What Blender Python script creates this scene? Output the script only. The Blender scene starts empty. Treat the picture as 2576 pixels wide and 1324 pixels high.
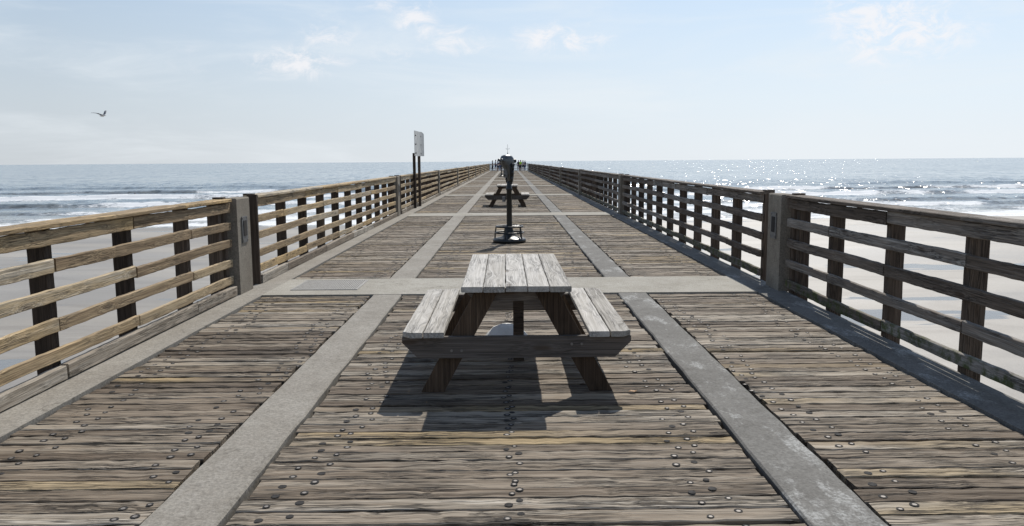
import bpy, math, random
import numpy as np
from mathutils import Vector, Matrix, Euler
S = bpy.context.scene
COL = S.collection
R = random.Random(7)
rad = math.radians
S.view_settings.view_transform = 'Standard'
S.view_settings.look = 'None'
S.view_settings.exposure = 0

# ------------------------------------------------------------------ node helpers
def newmat(name):
    m = bpy.data.materials.new(name); m.use_nodes = True
    nt = m.node_tree; nt.nodes.clear()
    return m, nt
class NT:
    def __init__(s, nt): s.nt = nt; s.n = nt.nodes; s.l = nt.links
    def node(s, t, **k):
        n = s.n.new(t)
        for a, b in k.items(): setattr(n, a, b)
        return n
    def put(s, sock, v):
        if hasattr(v, 'is_output') or isinstance(v, bpy.types.NodeSocket): s.l.new(v, sock)
        elif v is not None: sock.default_value = v
    def math(s, op, a, b=None, c=None, clamp=False):
        n = s.node('ShaderNodeMath', operation=op, use_clamp=clamp)
        s.put(n.inputs[0], a)
        if b is not None: s.put(n.inputs[1], b)
        if c is not None: s.put(n.inputs[2], c)
        return n.outputs[0]
    def vmath(s, op, a, b=None):
        n = s.node('ShaderNodeVectorMath', operation=op)
        s.put(n.inputs[0], a)
        if b is not None: s.put(n.inputs[1], b)
        return n.outputs['Value'] if op in ('LENGTH', 'DOT_PRODUCT', 'DISTANCE') else n.outputs[0]
    def noise(s, vec, scale=1, detail=3, rough=.5, dist=0, out=0):
        n = s.node('ShaderNodeTexNoise')
        s.put(n.inputs['Vector'], vec); n.inputs['Scale'].default_value = scale
        n.inputs['Detail'].default_value = detail; n.inputs['Roughness'].default_value = rough
        n.inputs['Distortion'].default_value = dist
        return n.outputs[out]
    def mr(s, v, a, b, c=0, d=1, smooth=False):
        n = s.node('ShaderNodeMapRange')
        if smooth: n.interpolation_type = 'SMOOTHSTEP'
        s.put(n.inputs[0], v)
        for i, x in enumerate((a, b, c, d)): n.inputs[i+1].default_value = x
        return n.outputs[0]
    def mix(s, f, a, b, mode='MIX'):
        n = s.node('ShaderNodeMix', data_type='RGBA', blend_type=mode)
        s.put(n.inputs[0], f)
        s.put(n.inputs[6], (*a, 1) if isinstance(a, tuple) and len(a) == 3 else a)
        s.put(n.inputs[7], (*b, 1) if isinstance(b, tuple) and len(b) == 3 else b)
        return n.outputs[2]
    def ramp(s, f, stops):
        n = s.node('ShaderNodeValToRGB'); s.put(n.inputs[0], f)
        e = n.color_ramp.elements
        while len(e) < len(stops): e.new(.5)
        for el, (p, c) in zip(e, stops): el.position = p; el.color = (*c, 1)
        return n.outputs[0]
    def bump(s, h, strength=.5, dist=.01, normal=None):
        n = s.node('ShaderNodeBump'); s.put(n.inputs['Height'], h)
        n.inputs['Strength'].default_value = strength; n.inputs['Distance'].default_value = dist
        if normal is not None: s.l.new(normal, n.inputs['Normal'])
        return n.outputs[0]
    def bsdf(s, col, rough=.8, metal=0, normal=None, ior=None, spec=None):
        b = s.node('ShaderNodeBsdfPrincipled')
        s.put(b.inputs['Base Color'], (*col, 1) if isinstance(col, tuple) else col)
        s.put(b.inputs['Roughness'], rough); s.put(b.inputs['Metallic'], metal)
        if normal is not None: s.l.new(normal, b.inputs['Normal'])
        if ior: b.inputs['IOR'].default_value = ior
        if spec is not None: s.put(b.inputs['Specular IOR Level'], spec)
        return b
    def out(s, sh):
        o = s.node('ShaderNodeOutputMaterial'); s.l.new(sh, o.inputs[0])

def wood(name, stops, axis='X', crack=1.0, moss=0, bump=1.0, rw=.42, tan=None, fibre=1.0, bendk=.02, tanlo=.70, cw=1.0):
    m, nt = newmat(name); n = NT(nt)
    tc = n.node('ShaderNodeTexCoord').outputs['Object']
    sp = n.node('ShaderNodeSeparateXYZ'); n.l.new(tc, sp.inputs[0])
    cb = n.node('ShaderNodeCombineXYZ')
    order = {'X': (0, 1, 2), 'Y': (1, 0, 2), 'Z': (2, 1, 0)}[axis]
    for i, o in enumerate(order): n.l.new(sp.outputs[o], cb.inputs[i])
    at = n.node('ShaderNodeAttribute', attribute_name='rnd').outputs['Fac']
    oi = n.node('ShaderNodeObjectInfo').outputs['Random']
    r = n.math('ADD', at, n.math('MULTIPLY', oi, .31))
    off = n.node('ShaderNodeCombineXYZ')
    n.put(off.inputs[0], n.math('MULTIPLY', r, 137.0)); n.put(off.inputs[1], n.math('MULTIPLY', r, 71.0)); n.put(off.inputs[2], n.math('MULTIPLY', r, 53.0))
    v = n.vmath('ADD', cb.outputs[0], off.outputs[0])
    vk = n.vmath('MULTIPLY', v, (1.9, 7, 7))
    vo = n.node('ShaderNodeTexVoronoi'); n.put(vo.inputs['Vector'], vk); vo.inputs['Scale'].default_value = 1
    kd = vo.outputs['Distance']
    knot = n.mr(kd, .08, .17, 1, 0, True)
    bend = n.mr(kd, .05, .5, bendk, 0, True)
    bv = n.node('ShaderNodeCombineXYZ'); n.put(bv.inputs[1], bend)
    vg = n.vmath('ADD', v, bv.outputs[0])
    g1 = n.noise(n.vmath('MULTIPLY', vg, (.9, 38, 38)), 1, 3, .7, .25)
    g2 = n.noise(n.vmath('MULTIPLY', vg, (2.2, 170, 170)), 1, 1, .6)
    big = n.noise(n.vmath('MULTIPLY', v, (1.5, 5, 5)), 1, 3, .65)
    c1 = n.noise(n.vmath('MULTIPLY', vg, (.9, 34, 34)), 1, 3, .6, .3)
    c2 = n.noise(n.vmath('MULTIPLY', vg, (2.2, 90, 90)), 1, 1, .5, .2)
    l1 = n.mr(n.math('ABSOLUTE', n.math('SUBTRACT', c1, .5)), .006*cw, .032*cw, 1, 0, True)
    l2 = n.mr(n.math('ABSOLUTE', n.math('SUBTRACT', c2, .5)), .01, .05, 1, 0, True)
    gate = n.mr(big, .42, .60, .08, 1, True)
    cr = n.math('MULTIPLY', n.math('MAXIMUM', n.math('MULTIPLY', l1, gate), n.math('MULTIPLY', l2, n.math('MULTIPLY', gate, .6))), crack, clamp=True)
    rr = n.math('FRACT', n.math('MULTIPLY', r, 7.77))
    t = n.math('ADD', n.math('MULTIPLY', g1, .65), n.math('ADD', n.math('MULTIPLY', big, .3), n.math('MULTIPLY', rr, rw)))
    t = n.mr(t, .36, .58+rw)
    col = n.ramp(t, stops)
    if tan:
        r2 = n.mr(n.math('FRACT', n.math('MULTIPLY', r, 31.3)), tanlo, .97, 0, .85, True)
        pn = n.mr(n.noise(n.vmath('MULTIPLY', v, (.8, 2, 2)), 1, 1), .4, .6, .15, 1, True)
        tm = n.mix(n.mr(g1, .3, .6), tuple(c*.6 for c in tan), tan)
        col = n.mix(n.math('MULTIPLY', r2, pn), col, tm)
    fib = n.mr(g2, .3, .7, 1-.38*fibre, 1+.3*fibre)
    fc = n.node('ShaderNodeCombineXYZ')
    for i in range(3): n.put(fc.inputs[i], fib)
    col = n.mix(1.0, col, fc.outputs[0], 'MULTIPLY')
    col = n.mix(n.math('MULTIPLY', knot, .6), col, (.07, .045, .028))
    col = n.mix(n.math('MULTIPLY', cr, .9), col, (.025, .018, .013))
    if moss:
        ps = n.node('ShaderNodeNewGeometry').outputs['Position']
        s2 = n.node('ShaderNodeSeparateXYZ'); n.l.new(ps, s2.inputs[0])
        mz = n.mr(s2.outputs[2], .1, .3, 1, .0, True)
        mn = n.mr(n.noise(ps, 9, 3, .65), .42, .62, 0, 1, True)
        col = n.mix(n.math('MULTIPLY', n.math('MULTIPLY', mz, mn), moss), col, (.06, .075, .015))
    h = n.math('SUBTRACT', n.math('MULTIPLY', g1, .8), n.math('MULTIPLY', cr, 1.2))
    b = n.bsdf(col, n.mr(g1, .3, .7, .9, .7) , normal=n.bump(h, .8*bump, .009), spec=.25)
    n.out(b.outputs[0]); return m

def concrete(name, a, b, stain=0, stcol=(.42, .42, .40), rough=.9):
    m, nt = newmat(name); n = NT(nt)
    p = n.node('ShaderNodeNewGeometry').outputs['Position']
    g = n.noise(p, 1.3, 4, .65); f = n.noise(p, 60, 2, .7); mid = n.noise(p, 9, 4, .7)
    col = n.mix(n.mr(n.math('ADD', n.math('MULTIPLY', g, .6), n.math('MULTIPLY', mid, .4)), .35, .65), a, b)
    fc = n.node('ShaderNodeCombineXYZ'); ff = n.mr(f, .3, .7, .75, 1.25)
    for i in range(3): n.put(fc.inputs[i], ff)
    col = n.mix(1, col, fc.outputs[0], 'MULTIPLY')
    if stain:
        s1 = n.mr(n.noise(n.vmath('MULTIPLY', p, (3.5, 1.6, 1)), 1, 7, .75), .52, .64, 0, 1, True)
        s2 = n.mr(f, .38, .6, .2, 1)
        col = n.mix(n.math('MULTIPLY', n.math('MULTIPLY', s1, s2), stain), col, stcol)
    d = n.mr(n.noise(p, 4, 5, .8, 1.5), .30, .42, .6, 0, True)
    col = n.mix(d, col, (.08, .07, .055))
    n.out(n.bsdf(col, rough, normal=n.bump(f, .4, .006), spec=.2).outputs[0]); return m

def plain(name, col, rough=.6, metal=0, var=.25, scale=30, bump=.2):
    m, nt = newmat(name); n = NT(nt)
    tc = n.node('ShaderNodeTexCoord').outputs['Object']
    g = n.noise(tc, scale, 3, .65)
    lo = tuple(c*(1-var) for c in col); hi = tuple(min(1, c*(1+var)) for c in col)
    c = n.mix(n.mr(g, .3, .7), lo, hi)
    n.out(n.bsdf(c, n.mr(g, .3, .7, max(.05, rough-.1), min(1, rough+.1)), metal, normal=n.bump(g, bump, .004)).outputs[0]); return m

M = {}
M['deck'] = wood('deck_wood', [(0, (.065, .047, .032)), (.25, (.150, .114, .080)), (.5, (.245, .198, .147)), (.75, (.335, .287, .225)), (1, (.43, .39, .33))], crack=1.0, bump=1.6, rw=.36, tan=(.39, .285, .145), tanlo=.72, cw=1.35)
M['deck_dark'] = plain('gap_shade', (.02, .016, .012), .9)
M['fence_lit'] = wood('fence_wood_sunlit', [(0, (.16, .11, .065)), (.35, (.34, .25, .15)), (.65, (.46, .36, .225)), (1, (.48, .43, .35))], crack=.75, tan=(.52, .36, .17), bendk=.04, tanlo=.5)  # left fence: sunlight on its inner side is put into the wood colour
M['base'] = wood('base_board_wood', [(0, (.13, .10, .075)), (.35, (.25, .205, .155)), (.65, (.35, .305, .245)), (1, (.42, .39, .34))], crack=.8)
M['grey'] = wood('fence_wood_shaded', [(0, (.07, .052, .038)), (.4, (.145, .115, .09)), (.7, (.22, .19, .16)), (1, (.34, .32, .29))], crack=.9, moss=.9)  # right fence: shade on its inner side darkens the wood colour; moss is growth
M['post'] = wood('post_wood', [(0, (.03, .022, .016)), (.5, (.07, .05, .037)), (1, (.14, .105, .078))], crack=.9)
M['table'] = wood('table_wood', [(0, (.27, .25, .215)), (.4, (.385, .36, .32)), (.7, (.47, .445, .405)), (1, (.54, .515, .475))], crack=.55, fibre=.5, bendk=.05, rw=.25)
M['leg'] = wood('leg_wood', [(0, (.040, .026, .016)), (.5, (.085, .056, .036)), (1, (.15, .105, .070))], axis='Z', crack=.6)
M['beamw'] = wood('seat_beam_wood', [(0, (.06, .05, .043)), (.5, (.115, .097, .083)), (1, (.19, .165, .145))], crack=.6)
M['conc'] = concrete('concrete_tan', (.26, .24, .20), (.36, .34, .295))
M['concp'] = concrete('concrete_post', (.17, .145, .115), (.26, .235, .195), stain=.4, stcol=(.09, .07, .055))
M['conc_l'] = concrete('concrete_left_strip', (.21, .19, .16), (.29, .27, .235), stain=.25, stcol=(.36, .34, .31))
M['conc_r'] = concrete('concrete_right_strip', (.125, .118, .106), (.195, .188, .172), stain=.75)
M['bolt'] = plain('bolt_steel', (.20, .18, .16), .6, .3)
M['hole'] = plain('recess_shade_dark_bolt', (.012, .010, .009), .9)
M['black'] = plain('black_paint', (.010, .012, .012), .4, 0, .3)
M['silver'] = plain('silver_casting', (.11, .118, .125), .36, .75, .3, 12)
M['steel'] = plain('grey_steel', (.14, .14, .14), .55, .5)
M['glass'] = plain('dark_glass', (.01, .012, .015), .08)
M['white'] = plain('white_plastic', (.78, .78, .76), .5, 0, .06)
M['signface'] = plain('sign_face', (.50, .50, .48), .5, .1, .3, 5)
M['leaf'] = plain('dry_leaf', (.30, .15, .04), .7)
M['skin'] = plain('skin', (.35, .21, .15), .55, 0, .08)
M['hair'] = plain('hair', (.03, .02, .015), .7)
M['cloth_dark'] = plain('cloth_dark', (.03, .035, .05), .9)
M['cloth_blue'] = plain('cloth_blue', (.05, .08, .17), .9)
M['cloth_white'] = plain('cloth_white', (.45, .45, .44), .9)
M['cloth_green'] = plain('cloth_neon', (.45, .80, .05), .8)
M['cloth_red'] = plain('cloth_red', (.25, .05, .04), .9)
M['gullw'] = plain('gull_white', (.75, .74, .72), .7, 0, .05)
M['gullg'] = plain('gull_grey', (.13, .14, .16), .7, 0, .15)

# ------------------------------------------------------------------ object helpers
def mesh(name, verts, faces, mats, parent=None, rnd=None, midx=None, smooth=False, loc=None, rot=None):
    me = bpy.data.meshes.new(name); me.from_pydata(verts, [], faces); me.update()
    if not isinstance(mats, (list, tuple)): mats = [mats]
    for m in mats: me.materials.append(m)
    if midx is not None: me.polygons.foreach_set('material_index', midx)
    a = me.attributes.new('rnd', 'FLOAT', 'FACE')
    if rnd is None: rnd = [R.random()]*len(faces)
    a.data.foreach_set('value', rnd)
    if smooth: me.polygons.foreach_set('use_smooth', [True]*len(faces))
    o = bpy.data.objects.new(name, me); COL.objects.link(o)
    if parent: o.parent = parent
    if loc: o.location = loc
    if rot: o.rotation_euler = rot
    return o
def struct(o): o['kind'] = 'structure'; return o
def tag(o, label, cat, group=None):
    o['label'] = label; o['category'] = cat
    if group: o['group'] = group
    return o
def thing(name, label, cat, loc=(0, 0, 0), rz=0, group=None):
    o = bpy.data.objects.new(name, None); COL.objects.link(o); o.empty_display_size = .2
    o.location = loc; o.rotation_euler = (0, 0, rz)
    return tag(o, label, cat, group)
def dup(root, loc, rz, label):
    r = root.copy(); COL.objects.link(r); r.location = loc; r.rotation_euler = (0, 0, rz); r['label'] = label
    for ch in list(root.children):
        c = ch.copy(); COL.objects.link(c); c.parent = r
        for g in ch.children:
            d = g.copy(); COL.objects.link(d); d.parent = c
    return r
class G:
    """collects shapes for one mesh"""
    def __init__(s): s.v = []; s.f = []; s.r = []; s.m = []
    def add(s, v, f, r=None, m=0):
        o = len(s.v); s.v += [tuple(p) for p in v]; s.f += [tuple(i+o for i in q) for q in f]
        r = R.random() if r is None else r
        s.r += [r]*len(f); s.m += [m]*len(f)
    def box(s, x0, x1, y0, y1, z0, z1, m=0):
        v = [(x, y, z) for z in (z0, z1) for y in (y0, y1) for x in (x0, x1)]
        s.add(v, [(0, 2, 3, 1), (4, 5, 7, 6), (0, 1, 5, 4), (1, 3, 7, 5), (3, 2, 6, 7), (2, 0, 4, 6)], m=m)
    def cyl(s, p0, p1, r0, r1=None, n=12, m=0):
        r1 = r0 if r1 is None else r1
        p0 = Vector(p0); p1 = Vector(p1); d = (p1-p0).normalized()
        a = d.orthogonal().normalized(); b = d.cross(a)
        v = []
        for p, r in ((p0, r0), (p1, r1)):
            v += [p+a*math.cos(2*math.pi*i/n)*r+b*math.sin(2*math.pi*i/n)*r for i in range(n)]
        f = [(i, (i+1) % n, n+(i+1) % n, n+i) for i in range(n)] + [tuple(range(n))[::-1], tuple(range(n, 2*n))]
        s.add(v, f, m=m)
    def lathe(s, prof, n=24, c=(0, 0), m=0):
        v = []; f = []
        for (r, z) in prof: v += [(c[0]+r*math.cos(2*math.pi*i/n), c[1]+r*math.sin(2*math.pi*i/n), z) for i in range(n)]
        for k in range(len(prof)-1):
            for i in range(n): f.append((k*n+i, k*n+(i+1) % n, (k+1)*n+(i+1) % n, (k+1)*n+i))
        f.append(tuple(range(n))[::-1]); f.append(tuple(range((len(prof)-1)*n, len(prof)*n)))
        s.add(v, f, m=m)
    def torus(s, c, R_, r, n=28, k=8, m=0):
        v = []; f = []
        for i in range(n):
            a = 2*math.pi*i/n
            for j in range(k):
                b = 2*math.pi*j/k
                v.append((c[0]+(R_+r*math.cos(b))*math.cos(a), c[1]+(R_+r*math.cos(b))*math.sin(a), c[2]+r*math.sin(b)))
        for i in range(n):
            for j in range(k):
                f.append((i*k+j, ((i+1) % n)*k+j, ((i+1) % n)*k+(j+1) % k, i*k+(j+1) % k))
        s.add(v, f, m=m)
    def build(s, name, mats, parent=None, smooth=False, **k):
        return mesh(name, s.v, s.f, mats, parent, s.r, s.m, smooth, **k)

def board_geo(L, w, t, n=8, jit=.002, ch=.005, wob=0, clip=None, endj=0, vertical=False):
    """length along X from 0, width along Y (or Z when vertical), thickness along Z (or Y)"""
    st = [L*i/n for i in range(n+1)]
    if clip: st = [0, clip[1]] + [s for s in st if clip[1] < s < L-clip[1]] + [L-clip[1], L]
    v = []; f = []
    ph = R.uniform(0, 6.28); k = R.uniform(1.5, 3)
    for i, x in enumerate(st):
        j = lambda: R.uniform(-jit, jit)
        c = wob*math.sin(ph+k*x); cz = wob*.5*math.sin(ph*2+k*.7*x)
        a = -w/2+j(); b = w/2+j()
        if clip and i in (0, len(st)-1):
            if clip[0] > 0: b -= clip[2]
            else: a += clip[2]
        xe = x
        if i == 0: xe = R.uniform(0, endj)
        if i == len(st)-1: xe = L-R.uniform(0, endj)
        zt = t/2+j()*.5; zb = -t/2+j()*.3
        ring = [(a+ch, zb), (b-ch, zb), (b, zb+ch), (b, zt-ch), (b-ch, zt), (a+ch, zt), (a, zt-ch), (a, zb+ch)]
        for (y, z) in ring:
            y += c; z += cz
            v.append((xe, -z, y) if vertical else (xe, y, z))
    for i in range(len(st)-1):
        for q in range(8):
            f.append((i*8+q, (i+1)*8+q, (i+1)*8+(q+1) % 8, i*8+(q+1) % 8))
    f.append(tuple(range(8))); f.append(tuple(range((len(st)-1)*8, len(st)*8))[::-1])
    f = [tuple(reversed(q)) for q in f]
    return v, f
def board(name, mat, parent, loc, rot, L, w, t, **k):
    v, f = board_geo(L, w, t, **k)
    return mesh(name, v, f, mat, parent, loc=loc, rot=rot)
def prism(poly, y0, y1):
    n = len(poly)
    v = [(x, y0, z) for x, z in poly]+[(x, y1, z) for x, z in poly]
    f = [tuple(range(n)), tuple(range(n, 2*n))[::-1]]+[(i, n+i, n+(i+1) % n, (i+1) % n) for i in range(n)]
    return v, f

# ------------------------------------------------------------------ the pier
BAY = 13.9
NB = 10
END = 10.15+BAY*(NB-1)+.65     # far end of the straight pier
beams = [(9.5+BAY*k, 10.8+BAY*k) for k in range(-1, NB)]
g = G()
def plank(x0, x1, yc, w, near):
    r = R.random()
    if near:
        v, f = board_geo(x1-x0, w, .045, n=38 if x1-x0 > 2 else 20, jit=.0055, ch=.006, endj=.035)
        zt = R.uniform(-.008, .001); tl = R.uniform(-.002, .002); ty = R.uniform(-.05, .05)
        v = [(x+x0, y+yc, z-.0225+zt+tl*x+ty*y) for x, y, z in v]
        g.add(v, f, r)
        return lambda x, y: zt+tl*(x-x0)+ty*(y-yc)
    g.box(x0, x1, yc-w/2, yc+w/2, -.05, R.uniform(-.004, .004))
def bolt(x, y, z):
    n = 10; rr = .020*R.uniform(.85, 1.15)
    ring = lambda r, z, oy=0: [(x+r*math.cos(2*math.pi*i/n), y+oy+r*math.sin(2*math.pi*i/n), z) for i in range(n)]
    g.add(ring(rr, z+.0034), [tuple(range(n))], m=1)  # flat dark disc on the plank paints the shade of the bolt recess
    if R.random() < .75:
        g.add(ring(rr*.5, z+.0042, -.003), [tuple(range(n))], m=2)
for k in range(len(beams)-1):
    a = beams[k][1]+.012; b = beams[k+1][0]-.012
    near = b < 40
    for (x0, x1) in ((-2.99, -1.665), (-1.30, 1.30), (1.665, 2.99)):
        y = a
        while y < b-.08:
            w = R.uniform(.108, .148)
            if y+w > b: w = b-y
            gap = R.choice([R.uniform(.004, .009), R.uniform(.007, .017)])
            yc = y+w/2
            zf = plank(x0, x1, yc, w-gap, near) if y > 1.5 else None
            if 2.5 < y < 23 and zf:
                cols = [-1.0, 0, 1.0] if x1-x0 > 2 else ([x0+.25, x1-.16] if x0 < 0 else [x0+.16, x1-.25])
                for cx in cols:
                    if R.random() < .06: continue
                    wob = .06*math.sin(yc*2.1+cx*3)
                    for s in (-1, 1):
                        if R.random() < .9:
                            bx = cx+s*.06*(1 if cx else .3)+R.uniform(-.03, .03)*(1 if cx else .5)+wob*(1 if cx else .3)
                            by = yc+s*w*.16+R.uniform(-.008, .008)
                            bolt(bx, by, zf(bx, by))
            y += w
struct(g.build('deck', [M['deck'], M['hole'], M['bolt']]))
g = G(); g.box(-3.0, 3.0, -4, END-.7, -.16, -.065); struct(g.build('deck_gap_shade_sheet', M['deck_dark']))  # near-black sheet under the planks, coloured as the shade seen through gaps
def strip(name, x0, x1, mat, z=.010):
    g = G()
    for k in range(len(beams)-1):
        a = beams[k][1]; b = beams[k+1][0]
        v = []; f = []; n = 60 if k < 3 else 2
        for i in range(n+1):
            y = a+(b-a)*i/n
            j = (lambda: R.uniform(-.006, .006)) if 0 < i < n else (lambda: 0)
            xa = x0+j(); xb = x1+j()
            v += [(xa, y, -.25), (xa, y, z-.01), (xa+.01, y, z), (xb-.01, y, z), (xb, y, z-.01), (xb, y, -.25)]
        for i in range(n):
            for q in range(6): f.append((i*6+q, i*6+(q+1) % 6, (i+1)*6+(q+1) % 6, (i+1)*6+q))
        g.add(v, f)
    struct(g.build(name, mat))
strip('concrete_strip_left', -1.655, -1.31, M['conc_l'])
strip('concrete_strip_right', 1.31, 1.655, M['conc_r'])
g = G()
for k, (a, b) in enumerate(beams): g.box(-3.0, 3.0, a, b, -.6, .014)
struct(g.build('concrete_cross_beams', M['conc']))
for s, nm in ((-1, 'left'), (1, 'right')):
    g = G()
    for k, (a, b) in enumerate(beams):
        y0 = a-.0; y1 = a+BAY-.006 if k < len(beams)-1 else b
        x0, x1 = sorted((s*3.003, s*3.355))
        g.box(x0, x1, y0, y1, -.7, .011)
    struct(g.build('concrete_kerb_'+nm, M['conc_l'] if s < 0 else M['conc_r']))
g = G()
for k, (a, b) in enumerate(beams):
    y = (a+b)/2
    g.box(-3.3, 3.3, y-.5, y+.5, -1.3, -.61)
    for x in (-2.6, 0, 2.6): g.cyl((x, y, -9), (x, y, -1.3), .28, n=14)
struct(g.build('pier_piles', M['conc']))

# ------------------------------------------------------------------ fences
ORD = ['nearest', 'second', 'third', 'fourth', 'fifth', 'sixth', 'seventh', 'eighth', 'ninth', 'tenth', 'eleventh']
def fence(label, group, loc, rz, L, posts, levels, wm, base=False):
    t = thing('fence_section', label, 'fence', loc, rz, group)
    pm = M['post']
    for i, s in enumerate(posts):
        h = 1.14
        if i == 0 or i == len(posts)-1: h = 1.20
        board('post', pm, t, (s, .07+.004, -.45), (R.uniform(-.006, .006), -math.pi/2+R.uniform(-.006, .006), 0), h+.45, .13, R.uniform(.095, .108), n=8, jit=.003, ch=.006)
    step = 2.5
    for li, z in enumerate(levels):
        s = 0.02; first = True
        hgt = .098 if li else .112
        bb = base and li == len(levels)-1
        if bb: hgt = .11
        while s < L-.05:
            e = min(L-.02, s+(step*(.5 if (li % 2 and first) else 1))); first = False
            if L-e < .7: e = L-.02
            board('rail', M['base'] if bb else wm, t, (s+.002, -.022+R.uniform(-.003, .001)-(.02 if bb else 0), z+R.uniform(-.008, .008)), (R.uniform(-.04, .04), R.uniform(-.005, .005), 0), e-s-.006, hgt+R.uniform(-.007, .006), .038 if not bb else .07,
                  n=28, jit=.0026, ch=.006, wob=.0035, vertical=True, endj=.012)
            s = e
    s = 0.02
    while s < L-.05:
        e = min(L-.02, s+3.7)
        if L-e < .9: e = L-.02
        board('top_board', wm, t, (s, .035, 1.162+R.uniform(-.003, .003)), (R.uniform(-.02, .02), 0, 0), e-s-.008, .20, .036, n=24, jit=.003, ch=.006, wob=.003)
        s = e
    return t
lvL = [1.082, .865, .645, .42, .21, .07]
lvR = [1.082, .85, .615, .365, .12]
FX = 3.36
y1 = 9.5; y0 = -3.0
pw = [9.43, 9.24, 8.3, 7.03, 5.79, 4.5, 3.25, 2.0, .7, -.6, -1.9, -2.9]
grpL = 'fence sections along the left side'; grpR = 'fence sections along the right side'
fence('nearest weathered tan board fence section along the left side, ending at the concrete post', grpL, (-FX, y0, 0), math.pi/2, y1-y0, sorted([p-y0 for p in pw]), lvL, M['fence_lit'], True)
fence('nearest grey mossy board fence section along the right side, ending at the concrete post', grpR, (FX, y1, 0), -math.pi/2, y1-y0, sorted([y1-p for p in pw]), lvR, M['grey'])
L1 = 12.95; ya = 10.45
pl = [.08, 1.5, 2.75, 4.0, 5.25, 6.5, 7.75, 9.0, 10.25, 11.5, 12.6, 12.85]
fl = fence('second tan board fence section from the camera along the left side', grpL, (-FX, ya, 0), math.pi/2, L1, pl, lvL, M['fence_lit'], True)
board('end_post', M['post'], fl, (-.025, .0, -.3), (0, -math.pi/2, 0), 1.49, .13, .05, n=6, jit=.002, ch=.006)
fr = fence('second shaded board fence section from the camera along the right side', grpR, (FX, ya+L1, 0), -math.pi/2, L1, sorted([L1-p for p in pl]), lvR, M['grey'])
for k in range(2, NB):
    extra = ', behind the sign' if k == 2 else ''
    dup(fl, (-FX, ya+BAY*(k-1), 0), math.pi/2, ORD[k]+' board fence section from the camera, left side'+extra)
    dup(fr, (FX, ya+BAY*(k-1)+L1, 0), -math.pi/2, ORD[k]+' board fence section from the camera, right side')
fence('short fence closing the far end of the pier behind the people', 'fence across the pier end', (3.3, END-.2, 0), math.pi, 6.6, [.1, 1.35, 2.6, 3.9, 5.2, 6.5], lvR, M['grey'])
GX = 3.325
def conc_post(side, yc, label):
    t = thing('concrete_post', label, 'post', (side*GX, yc, 0), 0 if side < 0 else math.pi, 'concrete posts on the cross beams')
    g = G(); v, f = prism([(-.13, .0), (.055, .0), (.055, 1.165), (.045, 1.18), (-.12, 1.18), (-.13, 1.165)], -.235, .235); g.add(v, f)
    g.build('shaft', M['concp'], t)
    if yc < 40:
        g = G(); g.box(.057, .067, -.10, .10, .63, .95); b = g.build('outlet_box', M['steel'], t)
        g = G(); g.box(.0685, .073, -.055, .055, .71, .90); g.build('recess_shade', M['hole'], b)  # raised dark block, its colour standing in for shade inside the outlet
        g = G()
        for z in (.655, .93):
            g.cyl((.067, -.08, z), (.073, -.08, z), .008, n=8); g.cyl((.067, .08, z), (.073, .08, z), .008, n=8)
        g.build('screw', M['bolt'], b)
    return t
for k in range(NB):
    w = ORD[k]
    yc = 9.79+BAY*k
    conc_post(-1, yc, w+' concrete post from the camera in the left fence'+(', with grey outlet box' if k < 2 else ''))
    conc_post(1, yc, w+' concrete post from the camera in the right fence'+(', with grey outlet box' if k < 2 else ''))

# metal grate on the first cross beam
t = thing('floor_grate', 'square grey metal grate set in the concrete cross beam at left', 'grate', (-2.33, 10.24, .015))
gb = plain('grate_bars', (.33, .315, .29), .7, .1)
g = G()
for a, b, c, d in ((-.42, .42, -.40, -.385), (-.42, .42, .385, .40), (-.42, -.405, -.385, .385), (.405, .42, -.385, .385)): g.box(a, b, c, d, 0, .008)
g.build('frame', gb, t)
g = G()
for i in range(27): x = -.39+i*.03; g.box(x-.007, x+.007, -.384, .384, .0, .007)
for i in range(13): y = -.36+i*.06; g.box(-.404, .404, y-.005, y+.005, .0, .0055)
g.build('bars', gb, t)
g = G(); g.box(-.404, .404, -.384, .384, -.0, .001); g.build('pit', plain('grate_pit', (.15, .14, .12), .9), t)

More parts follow.
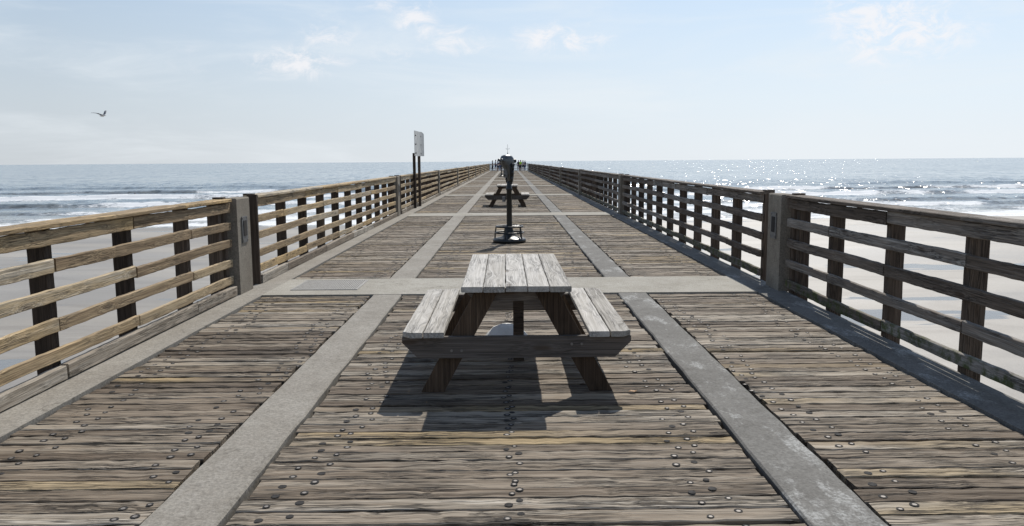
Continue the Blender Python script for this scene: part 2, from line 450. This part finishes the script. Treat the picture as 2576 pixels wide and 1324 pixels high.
# ------------------------------------------------------------------ picnic tables
def picnic(label, loc, rz):
    t = thing('picnic_table', label, 'picnic table', loc, rz, 'picnic tables down the middle of the pier')
    Lb = 1.92; h = math.pi/2
    for i in range(5):
        board('top_board', M['table'], t, ((i-2)*.1505, R.uniform(0, .006), .741+R.uniform(-.002, .002)), (0, 0, h), Lb, .1445, .038, n=20, jit=.002, ch=.004, endj=.006)
    for s in (-1, 1):
        board('bench_board', M['table'], t, (s*.568, .03, .422), (0, 0, h), Lb-.03, .140, .038, n=18, jit=.002, ch=.004)
        board('bench_board', M['table'], t, (s*.715, .03, .422), (0, 0, h), Lb-.03, .140, .038, n=18, jit=.002, ch=.004, clip=(-s, .05, .05))
    for yy, fy in ((.07, 1), (Lb-.11, -1)):
        g = G(); v, f = prism([(-.79, .402), (-.79, .362), (-.68, .252), (.68, .252), (.79, .362), (.79, .402)][::-1], yy, yy+.04); g.add(v, f)
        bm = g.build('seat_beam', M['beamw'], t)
        g = G()
        for x in (-.45, -.38, .38, .45): g.cyl((x, yy-.004, .325+.02*math.copysign(1, x)), (x, yy+.0, .325+.02*math.copysign(1, x)), .010, n=8)
        if fy > 0: g.build('bolt', M['bolt'], bm)
        ly = yy+.042 if fy > 0 else yy-.042
        for s in (-1, 1):
            g = G(); w = .16
            p = [(s*(.59+w/2), 0), (s*(.59-w/2), 0), (s*(.20-w/2), .7215), (s*(.20+w/2), .7215)]
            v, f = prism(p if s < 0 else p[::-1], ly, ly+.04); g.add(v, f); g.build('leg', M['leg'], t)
        ca = ly+.042 if fy > 0 else ly-.042
        g = G(); v, f = prism([(-.35, .72), (-.35, .70), (-.29, .635), (.29, .635), (.35, .70), (.35, .72)][::-1], ca, ca+.04); g.add(v, f)
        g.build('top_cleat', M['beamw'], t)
    g = G(); g.box(-.352, .352, .92, .96, .64, .7205); g.build('top_cleat', M['beamw'], t)
    return t
pt = picnic('near weathered grey wooden picnic table with two attached benches', (.045, 5.3, 0), rad(.3))
dup(pt, (-.07, 28.0, 0), rad(-.5), 'far small picnic table standing beyond the coin viewer')
g = G(); g.box(-.015, .07, .962, 1.0, .002, .72); g.build('centre_post', M['post'], pt)
g = G(); g.lathe([(.005, .205), (.05, .203), (.12, .175), (.18, .11), (.215, .045), (.225, .015), (.22, 0)][::-1], 28)
o = g.build('umbrella_base', M['white'], None, True, loc=(-.03, 6.72, .006))
tag(o, 'white rounded base on the boards beneath the near picnic table', 'umbrella base')
g = G(); g.add([(-.03, 0, .004), (-.01, .012, .012), (.02, .010, .008), (.035, 0, .014), (.015, -.012, .006), (-.012, -.012, .01)], [(0, 1, 5), (1, 2, 4, 5), (2, 3, 4)])
tag(g.build('dry_leaf', M['leaf'], loc=(.845, 5.36, .004)), 'tiny brown dry leaf on the boards right of the near picnic table', 'leaf')

# ------------------------------------------------------------------ coin viewer
def viewer(label, loc, rz):
    t = thing('coin_viewer', label, 'coin viewer', loc, rz, 'coin viewers on the pier')
    g = G(); g.lathe([(.325, 0), (.33, .045), (.31, .075), (.22, .09), (.14, .12), (.10, .17), (.075, .24), (.062, .32)], 32); g.build('base', M['black'], t, True)
    g = G(); g.torus((0, 0, .31), .262, .018); g.build('step_ring', M['black'], t, True)
    g = G(); g.torus((0, 0, .19), .28, .016); g.build('step_ring', M['black'], t, True)
    for i in range(5):
        a = 2*math.pi*i/5+.3
        c, s = math.cos(a), math.sin(a)
        g = G(); g.cyl((.29*c, .29*s, .06), (.28*c, .28*s, .19), .014, n=8); g.cyl((.28*c, .28*s, .19), (.262*c, .262*s, .31), .014, n=8)
        g.cyl((.05*c, .05*s, .31), (.262*c, .262*s, .31), .013, n=8)
        g.build('strut', M['black'], t)
    g = G(); g.lathe([(.062, .2), (.056, .26), (.052, 1.02), (.062, 1.03), (.062, 1.07), (.052, 1.08), (.045, 1.16), (.03, 1.2)], 20); g.build('column', M['black'], t, True)
    g = G(); g.box(-.13, -.045, -.075, -.055, .80, .90); g.build('notice_plate', M['steel'], t)
    g = G()
    pts = [(-.0, 1.14), (.065, 1.19), (.10, 1.30), (.12, 1.42), (.124, 1.52)]
    for a, b in zip(pts, pts[1:]):
        for s in (-1, 1): g.cyl((s*a[0], 0, a[1]), (s*b[0], 0, b[1]), .022, n=10)
    g.cyl((.10, 0, 1.52), (.142, 0, 1.52), .034, n=14); g.cyl((-.10, 0, 1.52), (-.142, 0, 1.52), .034, n=14)
    g.build('yoke', M['black'], t, True)
    prof = [(1.13, .02, .02, .03), (1.15, .035, .04, .03), (1.22, .046, .055, .035), (1.32, .062, .075, .025), (1.42, .080, .098, .005), (1.51, .094, .125, -.02), (1.59, .101, .143, -.04), (1.65, .098, .138, -.05), (1.695, .078, .11, -.055), (1.715, .045, .065, -.055), (1.72, .01, .01, -.05)]
    n = 24; v = []; f = []
    for (z, rx, ry, cy) in prof:
        for i in range(n):
            a = 2*math.pi*i/n; c, s = math.cos(a), math.sin(a)
            p = .75
            v.append((rx*math.copysign(abs(c)**p, c), cy+ry*math.copysign(abs(s)**p, s), z))
    for k in range(len(prof)-1):
        for i in range(n): f.append((k*n+i, k*n+(i+1) % n, (k+1)*n+(i+1) % n, (k+1)*n+i))
    f.append(tuple(range(n))[::-1]); f.append(tuple(range((len(prof)-1)*n, len(prof)*n)))
    hd = mesh('viewer_head', v, f, M['silver'], t, smooth=True)
    for x in (-.046, .046):
        g = G(); g.cyl((x, -.16, 1.61), (x, -.225, 1.62), .034, .028, n=18); e = g.build('eyepiece', M['silver'], hd)
        g = G(); g.cyl((x, -.2255, 1.62), (x, -.228, 1.62), .020, n=16); g.build('lens', M['glass'], hd)
        g = G(); g.cyl((x, .05, 1.60), (x, .12, 1.60), .038, .041, n=18); g.build('lens_hood', M['black'], hd)
    g = G(); g.box(-.042, .042, -.108, -.065, 1.28, 1.44); g.build('coin_box', M['steel'], hd)
    g = G(); g.box(-.008, .008, -.111, -.108, 1.37, 1.41); g.cyl((0, -.108, 1.32), (0, -.123, 1.32), .02, n=12); g.build('coin_slot', M['black'], hd)
    return t
cv = viewer('dark grey coin viewer on a black column behind the near picnic table', (0.0, 15.75, .005), rad(-52))
dup(cv, (-.78, 84, .005), rad(20), 'tiny distant coin viewer just left of the near one')

# ------------------------------------------------------------------ sign on two posts
t = thing('sign', 'pale weathered sign board on two dark posts beside the left fence', 'sign', (-3.26, 27.6, 0), math.atan2(1.3, .045))
for s in (.0, 1.15):
    g = G(); g.box(s-.05, s+.05, -.045, .045, .01, 1.90); g.build('post', M['post'], t)
n = 12; v = []; f = []
for i in range(n+1):
    x = -.20+1.72*i/n
    c = -.055-.10*max(0, (i/n-.55))**2*4
    zt = 2.66-(.07 if i == n else .02 if i == n-1 else 0)
    v += [(x, c, 1.80), (x, c, zt), (x, c+.008, zt), (x, c+.008, 1.80)]
for i in range(n):
    for q in range(4): f.append((i*4+q, i*4+(q+1) % 4, (i+1)*4+(q+1) % 4, (i+1)*4+q))
f += [(0, 1, 2, 3), (n*4+3, n*4+2, n*4+1, n*4)]
sb = mesh('sign_board', v, f, M['signface'], t)
g = G()
for x in (0, 1.15):
    for z in (1.90, 2.2, 2.5): g.cyl((x, -.085, z), (x, -.05, z), .022, n=8)
g.build('bolt', M['hole'], sb)

# ------------------------------------------------------------------ people
def skin(name, pts, edges, mat, parent, root=0):
    me = bpy.data.meshes.new(name); me.from_pydata([p[:3] for p in pts], edges, []); me.materials.append(mat)
    o = bpy.data.objects.new(name, me); COL.objects.link(o); o.parent = parent
    m = o.modifiers.new('Skin', 'SKIN'); m.use_smooth_shade = True
    if not me.skin_vertices: return o
    sv = me.skin_vertices[0].data
    for i, p in enumerate(pts):
        sv[i].radius = (p[3], p[4] if len(p) > 4 else p[3]); sv[i].use_root = (i == root)
    s = o.modifiers.new('Sub', 'SUBSURF'); s.levels = 1; s.render_levels = 1
    return o
def person(label, loc, rz, top, bottom, hairc='hair', pose=0, h=1.0, cat='person', shorts=True, group='people at the end of the pier'):
    t = thing('person', label, cat, loc, rz, group)
    t.scale = (h, h, h)
    st = [.10, .16, .07, .20][pose % 4]
    ar = [(.0, .0), (.22, .18), (.30, -.02), (-.1, .3)][pose % 4]
    P = [(0, 0, .95, .14, .11), (0, -.01, 1.15, .13, .10), (0, 0, 1.36, .15, .10), (0, 0, 1.48, .055), (0, -.01, 1.56, .075, .085), (0, -.015, 1.66, .085, .10), (0, -.01, 1.735, .05),
         (-.17, 0, 1.42, .06), (-.24, -.02-ar[0]*.3, 1.15, .042), (-.25, -.10-ar[0], .95+abs(ar[0])*.8, .032), (-.25, -.13-ar[0], .88+abs(ar[0])*.9, .035),
         (.17, 0, 1.42, .06), (.24, -.02-ar[1]*.3, 1.15, .042), (.25, -.10-ar[1], .95+abs(ar[1])*.8, .032), (.25, -.13-ar[1], .88+abs(ar[1])*.9, .035),
         (-.10, 0, .88, .09), (-.11, -st, .5, .06), (-.11, -st*.7, .09, .042), (-.11, -st*.7-.14, .04, .035),
         (.10, 0, .88, .09), (.11, st*.4, .5, .06), (.11, st*.9, .09, .042), (.11, st*.9-.14, .04, .035)]
    E = [(0, 1), (1, 2), (2, 3), (3, 4), (4, 5), (5, 6), (2, 7), (7, 8), (8, 9), (9, 10), (2, 11), (11, 12), (12, 13), (13, 14), (0, 15), (15, 16), (16, 17), (17, 18), (0, 19), (19, 20), (20, 21), (21, 22)]
    skin('body', P, E, M['skin'], t)
    gr = lambda i, k=.018: P[i][:3]+(P[i][3]+k, (P[i][4] if len(P[i]) > 4 else P[i][3])+k)
    mid = lambda a, b, q, k: tuple(P[a][j]*(1-q)+P[b][j]*q for j in range(3))+(P[a][3]*(1-q)+P[b][3]*q+k,)
    skin('shirt', [gr(0, .02), gr(1), gr(2), gr(7), mid(7, 8, .8, .018), gr(11), mid(11, 12, .8, .018)], [(0, 1), (1, 2), (2, 3), (3, 4), (2, 5), (5, 6)], M[top], t)
    q = .95 if shorts else 1
    legs = [gr(0, .012), gr(15), mid(15, 16, q, .02), gr(19), mid(19, 20, q, .02)]; ed = [(0, 1), (1, 2), (0, 3), (3, 4)]
    if not shorts: legs += [gr(17, .015), gr(21, .015)]; ed += [(2, 5), (4, 6)]
    skin('shorts' if shorts else 'trousers', legs, ed, M[bottom], t)
    v = []; f = []; n = 12
    for k in range(6):
        a = k/5*math.pi*.62
        for i in range(n):
            b = 2*math.pi*i/n
            v.append((.094*math.sin(a)*math.cos(b), .012+.108*math.sin(a)*math.sin(b), 1.665+.105*math.cos(a)-.02*math.sin(b)*-math.sin(a)))
    for k in range(5):
        for i in range(n): f.append((k*n+i, (k+1)*n+i, (k+1)*n+(i+1) % n, k*n+(i+1) % n))
    mesh('hair', v, f, M[hairc], t, smooth=True)
    return t
def gx(u, y): return (u-1282)/2000*y
ppl = [
 (1241, -7, 'cloth_dark', 'cloth_dark', 0, False, 'person in dark clothes standing apart at the far left of the pier end'),
 (1249, -3, 'cloth_white', 'cloth_blue', 1, True, 'person in white top beside the dark-clothed one at the far left'),
 (1254, -9, 'cloth_blue', 'cloth_dark', 2, True, 'person in blue top in the left group at the pier end'),
 (1259, -5, 'cloth_dark', 'cloth_blue', 3, False, 'person in dark top and blue trousers in the left group at the pier end'),
 (1263.5, -2, 'cloth_red', 'cloth_dark', 1, True, 'person in red top at the pier end just left of the coin viewer'),
 (1311, -9, 'cloth_green', 'cloth_dark', 0, True, 'person in neon green top at the far end of the pier'),
 (1306, -3, 'cloth_dark', 'cloth_dark', 2, False, 'person in dark clothes just left of the neon green top'),
 (1317, -5, 'cloth_white', 'cloth_dark', 3, True, 'person in white top and dark shorts right of the neon green top'),
 (1322, -2, 'cloth_dark', 'cloth_blue', 1, False, 'rightmost person on the pier end, in dark top')]
for u, dy, a, b, ps, sh, lb in ppl:
    y = END+dy
    person(lb, (gx(u, y), y, .012), R.uniform(0, 6.28), a, b, pose=ps, h=R.uniform(.95, 1.06), shorts=sh)
person('person standing chest deep in the sea among the left breakers', (-89, 190, -6.95), 1.0, 'cloth_dark', 'cloth_dark', group=None)
t = thing('weather_mast', 'thin mast with small instruments at the far end of the pier', 'mast', (gx(1279, END-1), END-1, .012))
g = G(); g.cyl((0, 0, 0), (0, 0, 4.4), .035, .02, n=8); g.build('pole', M['steel'], t)
g = G(); g.cyl((-.25, 0, 3.6), (.25, 0, 3.6), .018, n=6); g.cyl((-.25, 0, 3.6), (-.25, 0, 3.75), .035, n=6); g.cyl((.25, 0, 3.6), (.25, 0, 3.75), .035, n=6); g.build('cross_arm', M['steel'], t)
g = G(); g.box(-.08, .08, -.08, .08, 2.8, 3.0); g.build('instrument_box', M['steel'], t)

# ------------------------------------------------------------------ gull
t = thing('gull', 'flying gull with raised grey wings over the sea at left', 'gull', (-24.6, 49, 4.5), rad(-15))
t.scale = (.95, .95, .95)
skin('body', [(-.20, 0, 0, .03, .02), (-.10, 0, .0, .06, .055), (0, 0, 0, .08, .075), (.10, 0, .01, .065, .06), (.17, 0, .03, .042), (.215, 0, .035, .042), (.25, 0, .03, .014), (.28, 0, .025, .005)], [(i, i+1) for i in range(7)], M['gullw'], t, 2)
def wing(s, zs, sw):
    st = [(0, .0, .13, -.09), (.16, .55, .13, -.06), (.30, .62, .07, -.10), (.45, .48, -.03, -.16), (.56, .38, -.16, -.21)]
    v = []; f = []
    for (y, z, xl, xt) in st:
        zz = .03+z*zs*y*1.0
        v += [(xl-sw*y, s*(.03+y), zz), (xt-sw*y, s*(.03+y), zz-.005), ((xl+xt)/2-sw*y, s*(.03+y), zz+.014)]
    for i in range(len(st)-1):
        a = i*3
        f += [(a, a+3, a+5, a+2), (a+2, a+5, a+4, a+1), (a+1, a+4, a+3, a)]
    return mesh('wing', v, f, M['gullg'], t, smooth=True)
wing(1, 1.5, .1); wing(-1, .6, .25)
g = G(); g.add([(-.18, -.02, 0), (-.18, .02, 0), (-.31, .05, 0), (-.31, -.05, 0), (-.18, 0, .015), (-.31, 0, .008)], [(0, 4, 5, 3), (4, 1, 2, 5), (0, 3, 2, 1)]); g.build('tail', M['gullw'], t)

# ------------------------------------------------------------------ beach and sea
rs = np.random.RandomState(3)
LAT = rs.rand(256, 256)
def vn(x, y):
    xi = np.floor(x).astype(int); yi = np.floor(y).astype(int)
    fx = x-xi; fy = y-yi; fx = fx*fx*(3-2*fx); fy = fy*fy*(3-2*fy)
    a = LAT[xi % 256, yi % 256]; b = LAT[(xi+1) % 256, yi % 256]; c = LAT[xi % 256, (yi+1) % 256]; d = LAT[(xi+1) % 256, (yi+1) % 256]
    return (a*(1-fx)+b*fx)*(1-fy)+(c*(1-fx)+d*fx)*fy
def fbm(x, y, o=4):
    s = 0; a = .5; t = 0
    for i in range(o): s = s+a*vn(x*2**i+17*i, y*2**i+31*i); t += a; a *= .5
    return s/t
def grid(name, xs, ys, zf, mat, attrs, extra=None):
    X, Y = np.meshgrid(xs, ys); Z = zf(X, Y)
    nx = len(xs); ny = len(ys)
    co = np.stack([X, Y, Z], -1).reshape(-1, 3)
    idx = np.arange(nx*ny).reshape(ny, nx)
    q = np.stack([idx[:-1, :-1], idx[:-1, 1:], idx[1:, 1:], idx[1:, :-1]], -1).reshape(-1, 4)
    nv = len(co)
    at = {k: f(X, Y).reshape(-1) for k, f in attrs.items()}
    if extra is not None:
        co = np.vstack([co, np.array(extra, float)])
        eq = np.arange(len(extra)).reshape(-1, 4)+nv; q = np.vstack([q, eq])
        for k in at: at[k] = np.concatenate([at[k], np.zeros(len(extra))])
    me = bpy.data.meshes.new(name)
    me.vertices.add(len(co)); me.vertices.foreach_set('co', co.astype(np.float32).ravel())
    me.loops.add(q.size); me.loops.foreach_set('vertex_index', q.astype(np.int32).ravel())
    me.polygons.add(len(q)); me.polygons.foreach_set('loop_start', np.arange(0, q.size, 4, dtype=np.int32))
    me.update(calc_edges=True); me.validate()
    me.polygons.foreach_set('use_smooth', [True]*len(me.polygons))
    for k, a in at.items():
        A = me.attributes.new(k, 'FLOAT', 'POINT'); A.data.foreach_set('value', a.astype(np.float32))
    me.materials.append(mat)
    o = bpy.data.objects.new(name, me); COL.objects.link(o); return struct(o)

def shore(X): return 99+.085*X
def sandz(X, Y):
    base = -6+.012*(shore(X)-Y)
    return base+.10*(fbm(X/25+50, Y/9+50)-.5)+.03*(fbm(X/6+20, Y/2.5+20)-.5)
m, nt = newmat('wet_sand'); n = NT(nt)
p = n.node('ShaderNodeNewGeometry').outputs['Position']
big = n.noise(n.vmath('MULTIPLY', p, (.03, .09, 1)), 1, 4, .6)
fine = n.noise(p, 2.5, 4, .7)
col = n.mix(n.mr(big, .35, .65), (.25, .225, .19), (.35, .325, .285))
col = n.mix(n.mr(fine, .3, .7, 0, .3), col, (.21, .185, .155))
tide = n.mr(n.math('ABSOLUTE', n.math('SUBTRACT', n.noise(n.vmath('MULTIPLY', p, (.02, .10, 1)), 1, 4, .6, .4), .5)), .0, .03, .35, 0, True)
col = n.mix(tide, col, (.15, .13, .11))
pool = n.mr(n.noise(n.vmath('MULTIPLY', p, (.05, .16, 1)), 1, 5, .6), .585, .62, 0, 1, True)
wet = n.mr(n.noise(n.vmath('MULTIPLY', p, (.035, .10, 1)), 1, 3, .55), .42, .6, 0, 1, True)
col = n.mix(n.math('MULTIPLY', wet, .4), col, (.185, .16, .13))
col = n.mix(pool, col, (.15, .14, .125))
rg = n.math('MULTIPLY', n.mr(wet, 0, 1, .62, .45), n.mr(pool, 0, 1, 1, .35))
b = n.bsdf(col, rg, normal=n.bump(fine, .2, .06), spec=.5)
n.out(b.outputs[0]); SAND = m
xs = np.concatenate([[-4000, -1000], np.linspace(-400, 400, 260), [1000, 4000]]); ys = np.concatenate([[-3000, -600], np.linspace(-100, 150, 200)])
grid('beach', xs, ys, sandz, SAND, {})

BR = [(105, .09, 2.0, .25, 1.0, 0), (113, .08, 3, .34, 1.0, 1), (127, .05, 5, .50, .65, 2), (146, .03, 6, .7, .6, 3), (172, .02, 7, 1.0, 1.1, 4), (205, .01, 8, .85, .4, 5), (245, -.02, 9, .8, .1, 6)]
def crest(i, X):
    y, s, wg, h, fo, sd = BR[i]
    return y+s*X+wg*(fbm(X/45+sd*13+40, X*0+sd*7, 4)-.5)*2
def fade(X, Y): return np.clip((260-np.abs(X))/20, 0, 1)*np.clip((330-Y)/40, 0, 1)
def seaz(X, Y):
    z = -6+np.zeros_like(X)
    f = fade(X, Y)
    for i, b in enumerate(BR):
        d = Y-crest(i, X)
        amp = b[3]*(.2+1.2*fbm(X/24+i*9+70, X*0+3+i, 3))
        w = np.where(d < 0, 1.0+.004*Y, 2.6+.02*Y)
        z = z+f*amp*np.exp(-(d/w)**2)
    deep = np.clip((Y-105)/60, 0, 1)
    z = z+f*(deep*.9+.08)*((fbm(X/9+11, Y/4.0+5, 4)-.5)*.6+(fbm(X/40+3, Y/9+8, 2)-.5)*.6)
    return z
def foam(X, Y):
    F = np.zeros_like(X)
    for i, b in enumerate(BR):
        d = Y-crest(i, X)+2.4*(fbm(X/2.5+9*i, Y/2.5, 3)-.5)
        gate = np.clip((fbm(X/22+i*19+5, X*0+i*3+2, 4)-(.62-.36*b[4]))*4.5, 0, 1)
        front = np.exp(-(np.clip(d+.8, None, 0)/(1.6+1.4*b[4]))**2)*np.exp(-(np.clip(d+.8, 0, None)/.9)**2)
        trail = .42*np.exp(-(np.clip(d, 0, None)/6.0)**2)*(d > 0)*b[4]
        F = np.maximum(F, np.maximum(front, trail)*gate)
    e = Y-(shore(X)+1.5+4*(fbm(X/18+30, X*0+9, 4)-.5))
    F = np.maximum(F, .8*np.exp(-(e/1.8)**2))
    return F
def shallow(X, Y): return np.clip(1-(Y-shore(X))/38, 0, 1)
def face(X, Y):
    """steep unbroken shoreward wave faces: mixed towards a dark brown-grey"""
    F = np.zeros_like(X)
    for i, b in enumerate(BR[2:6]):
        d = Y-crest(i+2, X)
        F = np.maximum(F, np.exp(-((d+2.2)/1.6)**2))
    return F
m, nt = newmat('sea_water'); n = NT(nt)
geo = n.node('ShaderNodeNewGeometry')
p = geo.outputs['Position']
fo = n.node('ShaderNodeAttribute', attribute_name='foam').outputs['Fac']
sh = n.node('ShaderNodeAttribute', attribute_name='shallow').outputs['Fac']
fa = n.node('ShaderNodeAttribute', attribute_name='face').outputs['Fac']
fn = n.noise(n.vmath('MULTIPLY', p, (.8, 1.4, 1)), 1, 6, .8, .5)
fm = n.mr(n.math('ADD', fo, n.math('MULTIPLY', n.math('SUBTRACT', fn, .5), 2.4)), .22, .72, 0, .92, True)
fm = n.math('MULTIPLY', fm, n.mr(fo, .02, .22))
bigc = n.noise(n.vmath('MULTIPLY', p, (.004, .02, 1)), 1, 4, .6)
wc = n.mix(n.mr(bigc, .35, .65), (.205, .245, .265), (.265, .31, .33))
wc = n.mix(n.math('POWER', sh, 1.2), wc, (.30, .285, .25))
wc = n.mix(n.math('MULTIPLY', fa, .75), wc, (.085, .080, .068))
def slope(sc, amp, det=1):
    c = n.noise(n.vmath('MULTIPLY', p, (sc[0], sc[1], 1)), 1, det, .6, out=1)
    return n.vmath('MULTIPLY', n.vmath('SUBTRACT', c, (.5, .5, .5)), (amp, amp, 0))
sl = n.vmath('ADD', slope((1.2, 2.0), .9), slope((.45, .14), 1.15, 2))
sl = n.vmath('ADD', sl, slope((.16, .02), .4))
nn = n.vmath('NORMALIZE', n.vmath('ADD', geo.outputs['Normal'], sl))
wb = n.bsdf(wc, .15, normal=nn, ior=1.33)
fb = n.bsdf((.76, .77, .77), .9)
mx = n.node('ShaderNodeMixShader'); n.put(mx.inputs[0], fm); n.l.new(wb.outputs[0], mx.inputs[1]); n.l.new(fb.outputs[0], mx.inputs[2])
n.out(mx.outputs[0]); SEA = m
z = -6
B = 40000
ex = [(-B, 330, z), (B, 330, z), (B, B, z), (-B, B, z), (-B, 84, z), (-260, 84, z), (-260, 330, z), (-B, 330, z), (260, 84, z), (B, 84, z), (B, 330, z), (260, 330, z)]
grid('sea', np.linspace(-260, 260, 620), np.linspace(84, 330, 480), seaz, SEA, {'foam': foam, 'shallow': shallow, 'face': face}, ex)

# ------------------------------------------------------------------ camera
cam = bpy.data.cameras.new('camera'); co = bpy.data.objects.new('camera', cam); COL.objects.link(co)
cam.sensor_width = 36; cam.lens = 36*2000/2576; cam.clip_end = 100000; cam.clip_start = .05
co.matrix_world = Matrix.Translation((0, 0, 1.6)) @ Matrix.Rotation(rad(-.17), 4, 'Z') @ Matrix.Rotation(rad(90-7.30), 4, 'X') @ Matrix.Rotation(rad(-.40), 4, 'Z')
S.camera = co

# ------------------------------------------------------------------ light
sd = Vector((.21, .71, .76)).normalized()
el = math.asin(sd.z); az = math.atan2(sd.x, sd.y)
l = bpy.data.lights.new('sun', 'SUN'); l.energy = 4.7; l.angle = rad(.53); l.color = (1, .955, .88)
lo = bpy.data.objects.new('sun', l); COL.objects.link(lo); lo.rotation_euler = sd.to_track_quat('Z', 'Y').to_euler(); lo.location = (5, 10, 20)
w = bpy.data.worlds.new('World'); S.world = w; w.use_nodes = True
w.node_tree.nodes.clear(); n = NT(w.node_tree)
sky = n.node('ShaderNodeTexSky', sky_type='NISHITA', sun_disc=False, sun_elevation=el, sun_rotation=az, air_density=1.0, dust_density=.6, ozone_density=2.0, altitude=0)
tc = n.node('ShaderNodeTexCoord').outputs['Generated']
def pixdir(u, v):
    d = co.matrix_world.to_3x3() @ Vector(((u-1288)/2000, (662-v)/2000, -1)); return d.normalized()
sx = n.node('ShaderNodeSeparateXYZ'); n.l.new(tc, sx.inputs[0])
haze = n.ramp(n.mr(sx.outputs[2], 0, .6), [(0, (.755, .81, .86)), (.12, (.73, .815, .895)), (.33, (.63, .775, .94)), (1, (.22, .40, .75))])
sunny = n.mr(n.vmath('DOT_PRODUCT', tc, tuple(Vector((.55, .835, 0)).normalized())), .45, 1.0, .80, 1.08)
sc = n.node('ShaderNodeCombineXYZ')
for i in range(3): n.put(sc.inputs[i], n.math('MULTIPLY', sunny, 10.0))
haze = n.mix(1, haze, sc.outputs[0], 'MULTIPLY')
veil = n.mr(sx.outputs[2], 0, .55, .96, .25, True)
skyc = n.mix(veil, sky.outputs[0], haze)
acc = None
for (u, v, rx, rz, k) in ((750, 155, .08, .028, .85), (820, 95, .05, .035, .65), (1045, 45, .035, .04, .85), (1150, 105, .07, .025, .75), (1410, 100, .085, .025, .85), (2270, 70, .095, .055, 1.1), (2150, 25, .06, .03, .8), (980, 140, .05, .02, .5), (960, 5, .07, .02, .5), (480, 150, .05, .03, .3)):
    d = pixdir(u, v)
    q = n.vmath('MULTIPLY', n.vmath('SUBTRACT', tc, tuple(d)), (1/rx, 1/rx, 1/rz))
    s_ = n.math('MULTIPLY', n.mr(n.vmath('LENGTH', q), 0, 1.3, 1, 0, True), k)
    acc = s_ if acc is None else n.math('MAXIMUM', acc, s_)
cn = n.noise(n.vmath('MULTIPLY', tc, (1, 1, 1.7)), 26, 9, .68, .6)
cm = n.mr(n.math('MULTIPLY', acc, n.mr(cn, .38, .64, 0, 1)), .06, .75, 0, .8, True)
wn = n.noise(n.vmath('MULTIPLY', tc, (1.5, 1.5, 9)), 2.2, 6, .6, .5)
wm = n.mr(wn, .42, .75, 0, .5, True)
skyc = n.mix(wm, skyc, (8.4, 8.9, 9.3))
skyc = n.mix(cm, skyc, (9.4, 9.3, 9.5))
bg = n.node('ShaderNodeBackground'); n.l.new(skyc, bg.inputs[0]); bg.inputs[1].default_value = .10
ow = n.node('ShaderNodeOutputWorld'); n.l.new(bg.outputs[0], ow.inputs[0])
